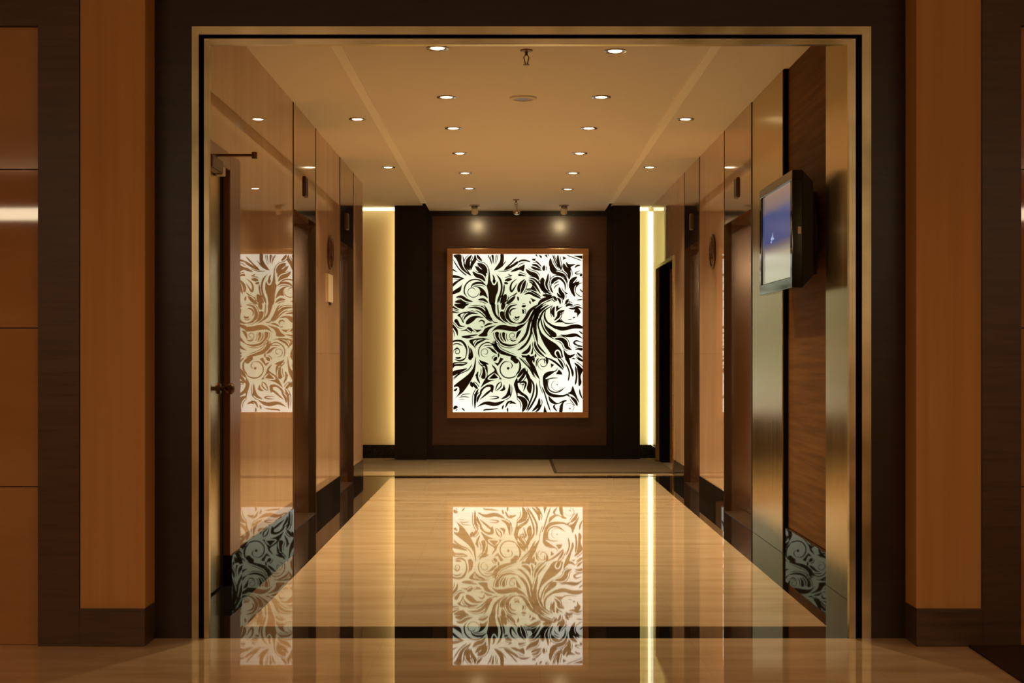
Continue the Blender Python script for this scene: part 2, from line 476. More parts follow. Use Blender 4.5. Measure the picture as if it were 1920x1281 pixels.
# ------------------------------------------------------------------ lifts
def lift(side, y0, y1, lab):
    sx = -1 if side == 'left' else 1
    X = XL if side == 'left' else XR
    D = 0.15
    def bx(mb, a, b_, ya, yb, za, zb, bev=0.0):      # a, b_: distance behind the wall plane
        xa, xb = X + sx * a, X + sx * b_
        return mb.box(min(xa, xb), max(xa, xb), ya, yb, za, zb, bev)
    t = thing('lift_entrance', lab, 'lift', (X, (y0 + y1) / 2, 0), 'lift entrances')
    e = 0.022
    bx(MB(), -0.002, 0.05, y0 + e, y1 - e, DOORH, ZS - 0.002).build('header_panel', 'bronze', t)
    ed = MB()
    bx(ed, -0.004, 0.05, y0 + 0.002, y0 + e - 0.002, 0, ZS - 0.002); bx(ed, -0.004, 0.05, y1 - e + 0.002, y1 - 0.002, 0, ZS - 0.002)
    ed.build('edge_trim', 'darkbronze', t)
    for ya, yb in ((y0 + 0.004, y0 + e), (y1 - e, y1 - 0.004)):
        bx(MB(), 0.05, D + 0.02, ya, yb, 0, DOORH).build('jamb', 'bronze', t)
    bx(MB(), 0.05, D + 0.02, y0 + e, y1 - e, DOORH, DOORH + 0.02).build('soffit', 'darkbronze', t)
    ym = (y0 + y1) / 2
    for ya, yb in ((y0 + e, ym - 0.002), (ym + 0.002, y1 - e)):
        bx(MB(), D, D + 0.03, ya, yb, 0.008, DOORH, 0.002).build('door_leaf', 'liftdoor', t)
    bx(MB(), 0.0, D, y0 + e, y1 - e, 0, 0.006).build('sill', 'darkbronze', t)
    # hall lantern: slim black display in a steel rim
    r = MB(); bx(r, -0.014, 0, ym - 0.055, ym + 0.055, 2.255, 2.395, 0.003)
    lan = r.build('lantern_rim', 'darkbronze', t)
    q = MB(); bx(q, -0.017, -0.013, ym - 0.045, ym - 0.012, 2.265, 2.385); bx(q, -0.017, -0.013, ym + 0.012, ym + 0.045, 2.265, 2.385)
    q.build('lantern_display', 'black', lan)
    return t
lift('left', *LIFTS[0], 'bronze lift entrance in the left marble wall, the nearer one beyond the service door')
lift('left', *LIFTS[1], 'bronze lift entrance in the left marble wall, the far one by the corridor')
lift('right', *LIFTS_R[0], 'bronze lift entrance in the right wall just beyond the wall display')
lift('right', *LIFTS_R[1], 'bronze lift entrance in the right wall, the far one before the dark doorway')
bk = MB()
for X, sx in ((XL, -1), (XR, 1)):
    for y0, y1 in LIFTS:
        a, b_ = X + sx * 0.19, X + sx * 0.24
        bk.box(min(a, b_), max(a, b_), y0 - .1, y1 + .1, 0, 3.0)
struct('wall_shaft', bk, 'gap')

# ------------------------------------------------------------------ right wall cladding near the opening
def cladding(y0, y1, lab):
    return tag(MB().box(XR, XR + 0.05, y0, y1, 0, ZS - 0.002, 0.002).build('brass_wall_panel', 'brass'), lab, 'wall panel', 'brushed brass wall panels')
cladding(6.125, 7.25, 'brushed brass wall panel on the right wall, nearest the opening, before the display')
cladding(8.40, LIFTS[0][0] - 0.002, 'brushed brass wall panel on the right wall between wood panel and lift')
t = thing('wood_wall_panel', 'honey brown wood veneer panel on the right wall behind the display', 'wall panel', (XR + .03, 7.8, 0))
MB().box(XR + 0.028, XR + 0.055, 7.26, 8.36, 0.157, ZS - 0.002).build('veneer', 'slatwood', t)
MB().box(XR + 0.001, XR + 0.055, 8.362, 8.398, 0.0, ZS - 0.002).build('reveal_strip', 'gap', t)['label'] = 'black shadow gap strip'

# wall display
t = thing('wall_display', 'black flat display with lit blue screen on the right wood panel', 'display', (1.50, 7.83, 1.50))
TX, TY0, TY1, TZ0, TZ1 = 1.443, 7.35, 8.305, 1.500, 2.103
bz = MB()
bw = 0.05
bz.box(TX, TX + 0.055, TY0, TY1, TZ0, TZ0 + bw + .008, 0.004); bz.box(TX, TX + 0.055, TY0, TY1, TZ1 - bw, TZ1, 0.004)
bz.box(TX, TX + 0.055, TY0, TY0 + bw, TZ0 + bw, TZ1 - bw, 0.004); bz.box(TX, TX + 0.055, TY1 - bw, TY1, TZ0 + bw, TZ1 - bw, 0.004)
bezel = bz.build('bezel', 'piano', t)
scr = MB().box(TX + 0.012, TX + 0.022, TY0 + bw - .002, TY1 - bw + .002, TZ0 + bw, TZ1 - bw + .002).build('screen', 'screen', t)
mk = MB()
for (py, pz, sy, sz) in ((7.98, 1.80, .035, .012), (7.955, 1.812, .012, .022), (8.0, 1.783, .018, .008), (7.93, 1.797, .02, .007)):
    mk.quadprism([(TX + 0.0115, py - sy, pz), (TX + 0.0115, py, pz + sz), (TX + 0.0115, py + sy, pz), (TX + 0.0115, py, pz - sz)], (-0.0005, 0, 0))
mk.build('screen_mark', 'screen_mark', scr)
hb = MB()
z0, z1, z2, z3 = TZ0 + 0.0, TZ0 + 0.06, TZ1 - 0.06, TZ1
for ya in (0,):
    # tapering rear housing: prism along the wall
    hb.quadprism([(TX + 0.055, TY0 + 0.004, z0 + .004), (TX + 0.108, TY0 + 0.004, z1), (TX + 0.108, TY0 + 0.004, z2), (TX + 0.055, TY0 + 0.004, z3 - .004)], (0, TY1 - TY0 - 0.008, 0))
hb.build('rear_housing', 'black', t)
MB().box(TX + 0.030, TX + 0.046, TY0 - 0.0015, TY0 + 0.002, 1.775, 1.812).build('side_label', 'chrome', t)
mt = MB(); mt.box(TX + 0.108, XR + 0.028, 7.60, 7.66, 1.58, 2.02, 0.003); mt.box(TX + 0.108, XR + 0.028, 7.98, 8.04, 1.58, 2.02, 0.003)
mt.box(TX + 0.128, XR + 0.028, 7.55, 8.10, 1.70, 1.90, 0.003)
mt.build('wall_bracket', 'darkbronze', t)

# ------------------------------------------------------------------ service door in the left wall
t = tag(thing('door_1', None, None, (XL, 6.8, 0)), kind='structure')
t['label'] = 'polished brass service door in the left wall with chestnut casing'
MB().box(XL - 0.05, XL - 0.012, 6.14, 7.13, 0.008, 2.05, 0.002).build('door_leaf', 'brass', t)
cs = MB(); cs.box(XL - 0.06, XL + 0.022, 7.215, 7.488, 0.15, 2.165, 0.004); cs.box(XL - 0.06, XL + 0.022, 6.12, 7.215, 2.08, 2.165, 0.004)
cs.build('casing', 'casing', t)
cs = MB(); cs.box(XL - 0.06, XL - 0.012, 7.135, 7.213, 0.0, 2.05); cs.box(XL - 0.06, XL - 0.012, 6.14, 7.215, 2.052, 2.078)
cs.build('rebate', 'gap', t)
hd = MB(); hd.cyl((XL - 0.013, 7.09, 0.99), (1, 0, 0), 0.028, 0.026, 0.012)
hd.lathe((XL - 0.004, 7.09, 0.99), (1, 0, 0), [(0.011, 0), (0.011, 0.025), (0.02, 0.034), (0.028, 0.046), (0.028, 0.058), (0.02, 0.068), (0, 0.072)], 28)
hd.build('door_knob', 'darkbronze', t, smooth=True)
cl = MB(); cl.box(XL - 0.012, XL + 0.035, 6.72, 6.98, 2.035, 2.095, 0.008)
cb = cl.build('door_closer', 'darkbronze', t)
ar = MB(); ar.box(XL + 0.0, XL + 0.205, 6.885, 6.905, 2.106, 2.118, 0.003); ar.cyl((XL + 0.2, 6.895, 2.095), (0, 0, 1), 0.013, 0.013, 0.032)
ar.cyl((XL + 0.012, 6.895, 2.09), (0, 0, 1), 0.012, 0.012, 0.03)
ar.build('closer_arm', 'casing', cb)
MB().box(XL - 0.008, XL + 0.03, 6.99, 7.06, 2.03, 2.075, 0.006).build('closer_shoe', 'white_plastic', t)
struct('wall_service', MB().box(XL - 0.2, XL - 0.06, YF + 0.2, 7.49, 0, 2.167), 'gap')

# ------------------------------------------------------------------ dark doorway at the far right
t = tag(thing('door_2', None, None, (XR, 14.77, 0)), kind='structure')
t['label'] = 'dark doorway at the far end of the right wall'
MB().box(XR + 0.17, XR + 0.195, YEND + 0.04, 15.55, 0.005, 2.085).build('door_leaf', 'void', t)
fr = MB(); fr.box(XR - 0.012, XR + 0.03, 15.56, 15.60, 0, 2.125, 0.003); fr.box(XR - 0.012, XR + 0.03, YEND, YEND + 0.04, 0, 2.125, 0.003)
fr.box(XR - 0.012, XR + 0.03, YEND + 0.04, 15.56, 2.09, 2.125, 0.003)
fr.build('door_frame', 'brass', t)
fr = MB(); fr.box(XR + 0.03, XR + 0.14, 15.555, 15.60, 0, 2.09); fr.box(XR + 0.03, XR + 0.2, YEND, YEND + 0.03, 0, 2.09); fr.box(XR + 0.03, XR + 0.2, YEND + 0.03, 15.55, 2.09, 2.12)
fr.build('reveal_lining', 'void', t)
MB().box(XR + 0.14, XR + 0.168, 15.50, 15.60, 0, 2.09).build('inner_jamb', 'casing', t)
struct('wall_doorway', MB().box(XR + 0.2, XR + 0.3, YEND - .1, 15.8, 0, 2.4), 'gap')

# ------------------------------------------------------------------ emblems and notice on the piers
def ring_pts(cx, cy, cz, r, n=40):
    return [(cx, cy + r * math.cos(2 * PI * k / n), cz + r * math.sin(2 * PI * k / n)) for k in range(n + 1)]
def emblem(X, sx, y, z, lab):
    t = thing('wall_emblem', lab, 'emblem', (X, y, z - 0.14), 'round emblems on the piers')
    x = X - sx * 0.012
    MB().tube(ring_pts(x, y, z, 0.125), 0.010, 8).build('ring', 'darkbronze', t, smooth=True)
    s = MB()
    s.tube([(x, y + 0.05 * math.cos(a) * (1 - .1 * k), z + 0.05 + 0.045 * math.sin(a)) for k, a in enumerate([i * .5 for i in range(-2, 9)])], 0.010, 8)
    s.tube([(x, y - 0.03 * math.sin(v * 6.3) , z - 0.10 + 0.2 * v) for v in [i / 14 for i in range(15)]], [0.004 + 0.014 * math.sin(PI * i / 14) for i in range(15)], 8)
    s.tube([(x, y + 0.05 + 0.02 * math.sin(v * 3.1), z - 0.09 + 0.14 * v) for v in [i / 10 for i in range(11)]], [0.003 + 0.01 * math.sin(PI * i / 10) for i in range(11)], 8)
    s.tube([(x, y - 0.06 - 0.02 * math.sin(v * 3.1), z - 0.05 + 0.14 * v) for v in [i / 10 for i in range(11)]], [0.003 + 0.01 * math.sin(PI * i / 10) for i in range(11)], 8)
    s.build('scroll', 'darkbronze', t, smooth=True)
emblem(XL, -1, 11.36, 1.965, 'round bronze emblem on the left marble pier above the pale notice plate')
emblem(XR, 1, 11.22, 1.965, 'round dark bronze scroll emblem on the right marble pier between the lifts')
t = thing('notice_plate', 'pale rectangular notice plate on the left marble pier below the emblem', 'sign', (XL, 11.36, 1.56))
MB().box(XL, XL + 0.012, 11.215, 11.505, 1.575, 1.795, 0.003).build('plate', 'plate', t)
MB().box(XL, XL + 0.016, 11.33, 11.39, 1.553, 1.572, 0.003).build('catch', 'darkbronze', t)

# ------------------------------------------------------------------ mats
t = thing('entrance_mat', 'rectangular grey brown mat on the rear corridor floor by the far right doorway', 'mat', (1.05, 15.05, 0))
m_ = MB(); m_.box(0.47, 1.63, 14.14, 15.93, 0.001, 0.011, 0.003); m_.build('pile', 'mat', t)
m_ = MB(); m_.box(0.44, 0.472, 14.11, 15.95, 0.0, 0.008); m_.box(0.472, 1.63, 14.11, 14.142, 0.0, 0.008)
m_.build('rubber_edge', 'runner', t)
tag(MB().quadprism([(1.815, 5.69, 0.0), (1.775, 3.5, 0.0), (3.6, 3.5, 0.0), (3.6, 5.69, 0.0)], (0, 0, 0.008)).build('floor_runner', 'runner'),
    'dark brown carpet runner at the bottom right corner of the front lobby floor', 'carpet')

# ------------------------------------------------------------------ ceiling fittings
ORD = ['first', 'second', 'third', 'fourth', 'fifth', 'sixth', 'seventh']
def spot_light(parent, loc, target, power, size_deg, blend, col=WARM, rad=0.035):
    ld = bpy.data.lights.new('lamp_light', 'SPOT')
    ld.energy = power; ld.color = col; ld.spot_size = math.radians(size_deg); ld.spot_blend = blend
    ld.shadow_soft_size = rad
    lo = bpy.data.objects.new('lamp_light', ld); C.objects.link(lo)
    lo.parent = parent
    w = Vector(parent['_w'])
    lo.location = Vector(loc) - w
    d = Vector(target) - Vector(loc)
    lo.rotation_euler = d.to_track_quat('-Z', 'Y').to_euler()
    return lo

def downlight(x, y, zc, label, group, power, r=0.062, cone=104, col=WARM):
    t = thing('downlight', label, 'ceiling light', (x, y, zc), group)
    MB().lathe((x, y, zc), (0, 0, 1), [(r * 0.72, -0.001), (r * 0.78, -0.005), (r * 0.98, -0.004), (r, 0.0005)], 32).build('trim_ring', 'chrome', t, smooth=True)
    MB().lathe((x, y, zc), (0, 0, 1), [(r * 0.72, -0.0012), (r * 0.60, -0.0006)], 32).build('reflector', 'chrome', t, smooth=True)
    MB().cyl((x, y, zc - 0.0035), (0, 0, 1), r * 0.52, r * 0.60, 0.003, 28).build('lamp', 'lamp', t)
    spot_light(t, (x, y, zc - 0.02), (x, y, 0), power, cone, 0.5, col)
    return t

left_row = [(7.57, -0.378), (9.0, -0.393), (10.23, -0.398), (11.49, -0.396), (12.73, -0.391), (13.9, -0.387)]
right_row = [(7.64, 0.562), (9.0, 0.574), (10.23, 0.565), (11.49, 0.562), (12.73, 0.562), (13.95, 0.566)]
for i, (y, x) in enumerate(left_row):
    downlight(x, y, ZC, f'recessed ceiling downlight, {ORD[i]} from the opening in the left centre row', 'recessed downlights of the lift lobby', LOBBY_W)
for i, (y, x) in enumerate(right_row):
    downlight(x, y, ZC, f'recessed ceiling downlight, {ORD[i]} from the opening in the right centre row', 'recessed downlights of the lift lobby', LOBBY_W)
for sx, x, nm in ((-1, -1.07, 'left'), (1, 1.24, 'right')):
    downlight(x, 10.14, ZS, f'recessed downlight in the {nm} side ceiling before the nearer lift', 'recessed downlights of the side ceilings', LOBBY_W * 0.5)
    downlight(x, 12.72, ZS, f'recessed downlight in the {nm} side ceiling before the far lift', 'recessed downlights of the side ceilings', LOBBY_W * 0.5)

# spotlights aimed at the light box
def wall_spot(x, lab):
    y = 15.42
    t = thing('spotlight', lab, 'spotlight', (x, y, ZC), 'spotlights over the light box')
    MB().lathe((x, y, ZC), (0, 0, -1), [(0.0, 0.0), (0.055, 0.0), (0.055, 0.012), (0.012, 0.016), (0.012, 0.03), (0.0, 0.03)], 28).build('ceiling_rose', 'chrome', t, smooth=True)
    MB().cyl((x, y - 0.028, ZC - 0.03), (0, 0.55, -0.83), 0.036, 0.036, 0.07, 24).build('lamp_head', 'white_plastic', t, smooth=True)
    p = Vector((x, y - 0.028, ZC - 0.03)) + Vector((0, 0.55, -0.83)).normalized() * 0.0705
    MB().cyl(p, (0, 0.55, -0.83), 0.03, 0.03, 0.002, 24).build('lamp', 'lamp', t)
    spot_light(t, p + Vector((0, 0.55, -0.83)).normalized() * 0.02, (x, 16.09, 2.2), 7, 130, 0.8)
wall_spot(-0.37, 'small ceiling spotlight above the left half of the light box')
wall_spot(0.585, 'small ceiling spotlight above the right half of the light box')

# sprinklers, round diffuser
def sprinkler(x, y, lab, drop=0.055):
    t = thing('sprinkler', lab, 'sprinkler', (x, y, ZC), 'fire sprinklers')
    MB().lathe((x, y, ZC), (0, 0, -1), [(0.0, 0.0), (0.034, 0.0), (0.032, 0.006), (0.012, 0.010), (0, 0.010)], 24).build('escutcheon', 'casing', t, smooth=True)
    s = MB(); s.cyl((x, y, ZC - 0.008), (0, 0, -1), 0.008, 0.007, 0.02, 16)
    s.tube([(x - 0.005, y, ZC - 0.026), (x - 0.014, y, ZC - 0.04), (x - 0.004, y, ZC - drop)], 0.003, 8)
    s.tube([(x + 0.005, y, ZC - 0.026), (x + 0.014, y, ZC - 0.04), (x + 0.004, y, ZC - drop)], 0.003, 8)
    s.build('body', 'darkbronze', t, smooth=True)
    MB().cyl((x, y, ZC - drop - 0.004), (0, 0, 1), 0.017, 0.017, 0.003, 16).build('deflector', 'darkbronze', t)
sprinkler(0.09, 7.62, 'fire sprinkler on the centre ceiling between the two nearest downlights', 0.075)
sprinkler(0.07, 14.9, 'fire sprinkler on the centre ceiling near the far wall', 0.05)
t = thing('ceiling_diffuser', 'round flush ceiling disc between the second pair of centre downlights', 'ceiling disc', (0.087, 9.02, ZC))
MB().lathe((0.087, 9.02, ZC), (0, 0, -1), [(0.085, 0.0), (0.085, 0.010), (0.078, 0.014), (0.064, 0.014), (0.06, 0.008), (0.0, 0.008)], 40).build('rim', 'ceiling', t, smooth=True)
MB().cyl((0.087, 9.02, ZC - 0.0105), (0, 0, 1), 0.056, 0.056, 0.004, 32).build('grille', 'casing', t)
t = thing('security_camera', 'small dome camera on the ceiling edge above the light box', 'camera', (0.08, 15.55, ZC))
MB().cyl((0.08, 15.55, ZC - 0.05), (0, 0, 1), 0.008, 0.008, 0.05, 14).build('stem', 'chrome', t)
MB().lathe((0.08, 15.55, ZC - 0.05), (0, 0, -1), [(0, -0.004), (0.045, 0.0), (0.045, 0.02), (0.036, 0.036), (0.018, 0.046), (0, 0.049)], 28).build('dome', 'chrome', t, smooth=True)

# cove strips
def cove(mb, material, lab):
    return tag(mb.build('cove_light_strip', material), lab, 'light strip', 'cove light strips')
cove(MB().box(-4.4, -1.275, YB - 0.10, YB - 0.07, 2.785, 2.815), 'cove', 'horizontal lit strip along the top of the left corridor wall')
cove(MB().box(1.452, XR - 0.03, YB - 0.10, YB - 0.07, 2.785, 2.815), 'cove', 'short horizontal lit strip at the top of the far right recess')
cove(MB().box(XR - 0.028, XR - 0.002, YB - 0.04, YB - 0.016, 0.155, 2.78), 'cove_hot', 'vertical lit strip in the far right corner beside the dark jamb')
cove(MB().box(-1.235, -1.205, 16.14, 16.17, 0.15, 2.75), 'cove_back', 'vertical strip hidden behind the left dark jamb lighting the cream wall')
cove(MB().box(1.385, 1.410, 16.14, 16.17, 0.15, 2.75), 'cove_green', 'vertical strip hidden behind the right dark jamb lighting the recess')

# lamps of the front lobby, behind and above the viewpoint
n_ = 0
for y in (3.4, 1.0, -1.4, -4.5):
    for x in (-4.05, -1.35, 1.35, 4.05):
        downlight(x, y, 3.148, 'recessed downlight in the front lobby ceiling above and behind the viewpoint', 'front lobby downlights', FRONT_W, 0.07, 130, AMBER)
t = thing('linear_lamp', 'long linear lamp under the front lobby ceiling behind the viewpoint', 'ceiling light', (0, -4.0, 3.15))
MB().box(-6.5, 6.5, -4.0, -3.94, 2.61, 2.735).build('diffuser', 'cove_front', t)
hs = MB(); hs.box(-6.5, 6.5, -4.06, -4.0, 2.60, 2.745)
for x in (-5, 0, 5): hs.box(x - .02, x + .02, -4.05, -4.01, 2.745, 3.15)
hs.build('housing', 'darkbronze', t)

# ------------------------------------------------------------------ the light box and its scroll print
LBX0, LBX1, LBZ0, LBZ1 = 0, 0, 0, 0
LY = 16.0
def px(x): return (x - CX) / F * LY
def pz(y): return H - (y - CY) / F * LY
t = thing('light_box', 'backlit picture panel of white scrolling foliage in a copper frame on the far wall', 'light box', (px(971), 16.05, pz(784)))
fx0, fx1, fz0, fz1 = px(838), px(1104), pz(784), pz(466)
ix0, ix1, iz0, iz1 = px(849), px(1092.5), pz(773), pz(476.5)
fm = MB()
fm.box(fx0, fx1, LY, 16.09, iz1, fz1, 0.004); fm.box(fx0, fx1, LY, 16.09, fz0, iz0, 0.004)
fm.box(fx0, ix0, LY, 16.09, iz0, iz1, 0.004); fm.box(ix1, fx1, LY, 16.09, iz0, iz1, 0.004)
fm.build('frame', 'frame', t)
MB().box(ix0, ix1, LY + 0.022, LY + 0.06, iz0, iz1).build('diffuser_panel', 'diffuser', t)

# tiles of the picture: origin (px) and scale (tile px per px)
TILES = {1: (840, 470, 12.808), 2: (970, 470, 12.808), 3: (840, 570, 12.808), 4: (970, 570, 12.808), 5: (840, 670, 11.646), 6: (970, 670, 11.646)}
def spline(pts, closed=False, sub=7):
    P_ = [Vector((p[0], p[1])) for p in pts]
    n = len(P_)
    if n < 3 and not closed:
        return [P_[0].lerp(P_[1], i / sub) for i in range(sub + 1)]
    out = []
    rng = range(n) if closed else range(n - 1)
    for i in rng:
        if closed:
            a, b_, c_, d = P_[(i - 1) % n], P_[i], P_[(i + 1) % n], P_[(i + 2) % n]
        else:
            a, b_, c_, d = P_[max(i - 1, 0)], P_[i], P_[i + 1], P_[min(i + 2, n - 1)]
        for k in range(sub):
            u = k / sub
            out.append(0.5 * (2 * b_ + (c_ - a) * u + (2 * a - 5 * b_ + 4 * c_ - d) * u * u + (3 * b_ - a - 3 * c_ + d) * u ** 3))
    if not closed: out.append(P_[-1])
    return out
PROF = {'leaf': lambda v: max(0.05, math.sin(PI * v) ** 0.75), 'in': lambda v: max(0.05, min(1, v * 9) * (1 - v) ** 0.7),
        'out': lambda v: max(0.05, v ** 0.7 * min(1, (1 - v) * 9)), 'line': lambda v: max(0.15, min(1, v * 6, (1 - v) * 6))}
LAYERS = {'dark': [], 'light': []}
def clampq(q):
    return (min(max(q[0], 848.6), 1092.9), min(max(q[1], 476.2), 773.3))
def tilept(k, p):
    ox, oy, s = TILES[k]
    return clampq((ox + p[0] / s, oy + p[1] / s))
def S(k, pts, w, prof='leaf', layer='dark'):
    c = spline(pts)
    n = len(c); L_, R_ = [], []
    fn = PROF[prof]
    for i, p in enumerate(c):
        d = c[min(i + 1, n - 1)] - c[max(i - 1, 0)]
        if d.length < 1e-6: d = Vector((1, 0))
        d.normalize()
        nn = Vector((-d.y, d.x)) * (w * 0.5 * (1.0 if layer == 'light' else 1.2 if prof == 'line' else 1.2) * fn(i / (n - 1)))
        L_.append(tilept(k, p + nn)); R_.append(tilept(k, p - nn))
    if layer == 'dark' and prof != 'line' and w >= 44:
        # a fine vein beside each leaf
        for sg in ((1, -1) if w >= 95 else (1 if len(LAYERS['dark']) % 2 else -1,)):
            off = []
            for i in range(1, n - 1, 2):
                d = (c[i + 1] - c[i - 1]).normalized()
                off.append(c[i] + Vector((-d.y, d.x)) * sg * (w * 0.62 * fn(i / (n - 1)) + 31))
            if len(off) > 3: S(k, [(q.x, q.y) for q in off], 15, 'line')
    for i in range(n - 1):
        LAYERS[layer].append([L_[i], L_[i + 1], R_[i + 1], R_[i]])
def P(k, pts, layer='dark', smooth=True):
    c = spline(pts, True, 5) if smooth else [Vector(p) for p in pts]
    LAYERS[layer].append([tilept(k, p) for p in c])
def W(k, pts, w, prof='line'): S(k, pts, w, prof, 'light')
def DOT(k, x, y, r): P(k, [(x + r * math.cos(a), y + r * math.sin(a)) for a in (0, 1.05, 2.1, 3.14, 4.19, 5.24)])
def SPIRAL(k, x, y, r0, r1, a0, turns, w):
    n = int(14 * turns)
    S(k, [(x + (r0 + (r1 - r0) * i / n) * math.cos(a0 + 2 * PI * turns * i / n), y + (r0 + (r1 - r0) * i / n) * math.sin(a0 + 2 * PI * turns * i / n)) for i in range(n + 1)], w, 'line')
# upper left
P(1, [(985,430),(965,640),(950,790),(930,850),(965,1010),(1000,1281),(1115,1281),(1150,1100),(1195,980),(1205,860),(1185,740),(1110,700),(1040,740),(1015,640),(1000,500)])
W(1, [(1040,560),(1045,700),(1075,790),(1110,815),(1150,770),(1160,690),(1120,600)], 30)
P(1, [(1065,575),(1082,650),(1075,730),(1100,765),(1128,720),(1125,650),(1100,600)])
S(1, [(1160,570),(1250,690),(1290,850),(1270,1010),(1210,1180),(1190,1281)], 38, 'line')
S(1, [(1350,800),(1340,950),(1290,1130),(1265,1281)], 34, 'line')
P(1, [(130,110),(200,210),(300,420),(420,530),(545,600),(430,480),(360,380),(325,250),(310,95)])
S(1, [(110,200),(250,420),(360,530),(450,600)], 26, 'line')
S(1, [(350,95),(395,330),(470,490),(560,610)], 26, 'line')
S(1, [(570,100),(490,210),(470,320),(490,410),(515,470)], 95)
S(1, [(645,95),(645,210),(575,330),(545,470)], 70)
S(1, [(690,95),(740,170),(820,250)], 55)
S(1, [(700,305),(810,360),(890,450),(920,545)], 100)
S(1, [(650,365),(740,460),(860,540),(915,620)], 80)
S(1, [(590,500),(680,590),(810,640),(895,740)], 85)
S(1, [(110,450),(160,480),(230,515)], 40, 'in')
P(1, [(110,585),(230,600),(380,668),(240,662),(110,650)])
S(1, [(110,690),(240,688),(380,672)], 26, 'out')
P(1, [(380,670),(250,750),(110,870),(115,790),(220,715)])
P(1, [(355,770),(300,850),(105,985),(105,1050),(240,1010),(305,960),(330,850)])
S(1, [(935,860),(800,730),(680,690),(540,715),(430,810),(390,930),(400,1030),(480,1140)], 28, 'line')
S(1, [(930,850),(820,785),(700,775),(600,810),(545,885)], 48, 'leaf')
P(1, [(640,860),(760,870),(870,950),(930,1060),(950,1140),(850,1080),(755,1080),(775,980),(730,900)])
SPIRAL(1, 590, 980, 175, 60, -0.6, 1.1, 14)
S(1, [(185,1125),(310,1105),(440,1180),(600,1230)], 62)
S(1, [(720,1180),(850,1175),(965,1255)], 55)
S(1, [(160,1235),(290,1225),(450,1290)], 70)
S(1, [(955,95),(1025,250),(1045,340)], 24, 'in')
S(1, [(1065,95),(1080,200),(1085,320)], 55, 'in')
S(1, [(1160,95),(1145,220),(1120,340)], 24, 'in')
S(1, [(1200,95),(1180,220),(1140,350)], 18, 'in')
P(1, [(1260,88),(1245,250),(1105,472),(1260,390),(1335,270),(1335,88)])
S(1, [(1400,235),(1290,370),(1150,470)], 26)
S(1, [(1665,140),(1500,320),(1360,440)], 30, 'line')
P(1, [(1665,250),(1560,320),(1330,465),(1460,445),(1665,320)])
P(1, [(1665,400),(1500,505),(1665,480)])
S(1, [(1190,490),(1380,490),(1560,430)], 18)
S(1, [(1370,710),(1450,695),(1540,685)], 62)
S(1, [(1345,770),(1390,780),(1450,790)], 48)
S(1, [(1665,670),(1540,770),(1500,890),(1525,980),(1590,900),(1660,780)], 42)
S(1, [(1395,1040),(1340,1180),(1310,1290)], 110)
S(1, [(1620,1090),(1520,1190),(1410,1290)], 70)
S(1, [(1440,560),(1500,600),(1545,595)], 26)
S(1, [(1665,1000),(1600,1060),(1560,1080)], 30)
# upper right
S(2, [(-10,295),(90,240),(200,235),(320,270)], 42)
P(2, [(-10,430),(90,370),(175,340),(150,490),(60,460),(-10,475)])
S(2, [(0,375),(90,310),(200,285)], 16)
S(2, [(350,200),(400,215),(440,190)], 40)
S(2, [(400,230),(490,280),(590,390)], 22)
P(2, [(515,92),(590,130),(588,185),(545,160)], smooth=False)
S(2, [(680,95),(700,130),(730,160)], 48, 'in')
S(2, [(450,90),(465,120),(490,140)], 36, 'in')
S(2, [(350,335),(450,350),(560,435)], 48)
S(2, [(325,385),(430,430),(590,475)], 55)
S(2, [(650,350),(635,420),(640,490)], 62)
S(2, [(200,440),(310,540),(440,590),(520,690)], 88)
S(2, [(20,580),(110,590),(210,615)], 60, 'in')
S(2, [(795,180),(805,320),(870,430),(965,480)], 88)
S(2, [(850,95),(905,250),(1000,440)], 26, 'line')
S(2, [(890,95),(920,200),(1020,420)], 16, 'line')
S(2, [(975,95),(985,280),(1055,470)], 62)
S(2, [(775,400),(850,505),(1000,555),(1130,610),(1215,780)], 72)
P(2, [(1095,130),(1185,180),(1100,225)], smooth=False)
P(2, [(1175,265),(1240,320),(1400,325),(1290,395),(1285,490),(1195,380)])
S(2, [(1110,300),(1150,420),(1235,520),(1255,690)], 95)
S(2, [(1180,105),(1350,165),(1570,250)], 18, 'line')
P(2, [(1340,120),(1565,115),(1565,200)], smooth=False)
S(2, [(1380,410),(1440,360),(1520,350)], 36)
S(2, [(1520,470),(1400,530),(1430,560),(1565,545)], 26)
S(2, [(1565,570),(1530,590),(1510,620)], 50)
S(2, [(1440,625),(1310,730),(1255,910)], 82)
S(2, [(1500,745),(1350,830),(1320,950),(1390,1110)], 88)
S(2, [(1570,765),(1440,820),(1380,960)], 24)
S(2, [(1500,930),(1540,960),(1570,1000)], 24, 'line')
S(2, [(1395,1000),(1480,1080),(1570,1115)], 20)
S(2, [(615,640),(600,790),(640,900),(720,990),(800,1045)], 100, 'in')
S(2, [(745,540),(725,690),(700,820),(765,990)], 55)
S(2, [(810,870),(835,720),(940,655),(1060,690),(1145,810),(1145,970)], 48)
P(2, [(825,760),(870,690),(990,690),(900,745),(850,800)])
S(2, [(795,820),(815,940),(865,1020)], 34)
S(2, [(875,820),(930,765),(1010,740)], 22)
S(2, [(885,920),(920,850),(1010,795)], 22)
S(2, [(1005,870),(1035,990),(1100,1080),(1105,1190)], 78)
S(2, [(955,1010),(1010,1090),(1095,1130)], 50)
S(2, [(950,1130),(1015,1190),(1035,1290)], 50)
S(2, [(1145,985),(1170,1020),(1210,1035)], 26)
P(2, [(10,985),(0,870),(60,760),(190,675),(110,800),(75,900),(65,985)])
S(2, [(80,1040),(135,900),(165,800),(205,710)], 72)
P(2, [(205,915),(320,900),(365,835),(475,995),(340,940),(225,945)], smooth=False)
S(2, [(260,655),(400,685),(520,800),(640,960),(800,1045)], 44)
S(2, [(260,700),(370,735),(450,850),(560,1030)], 44)
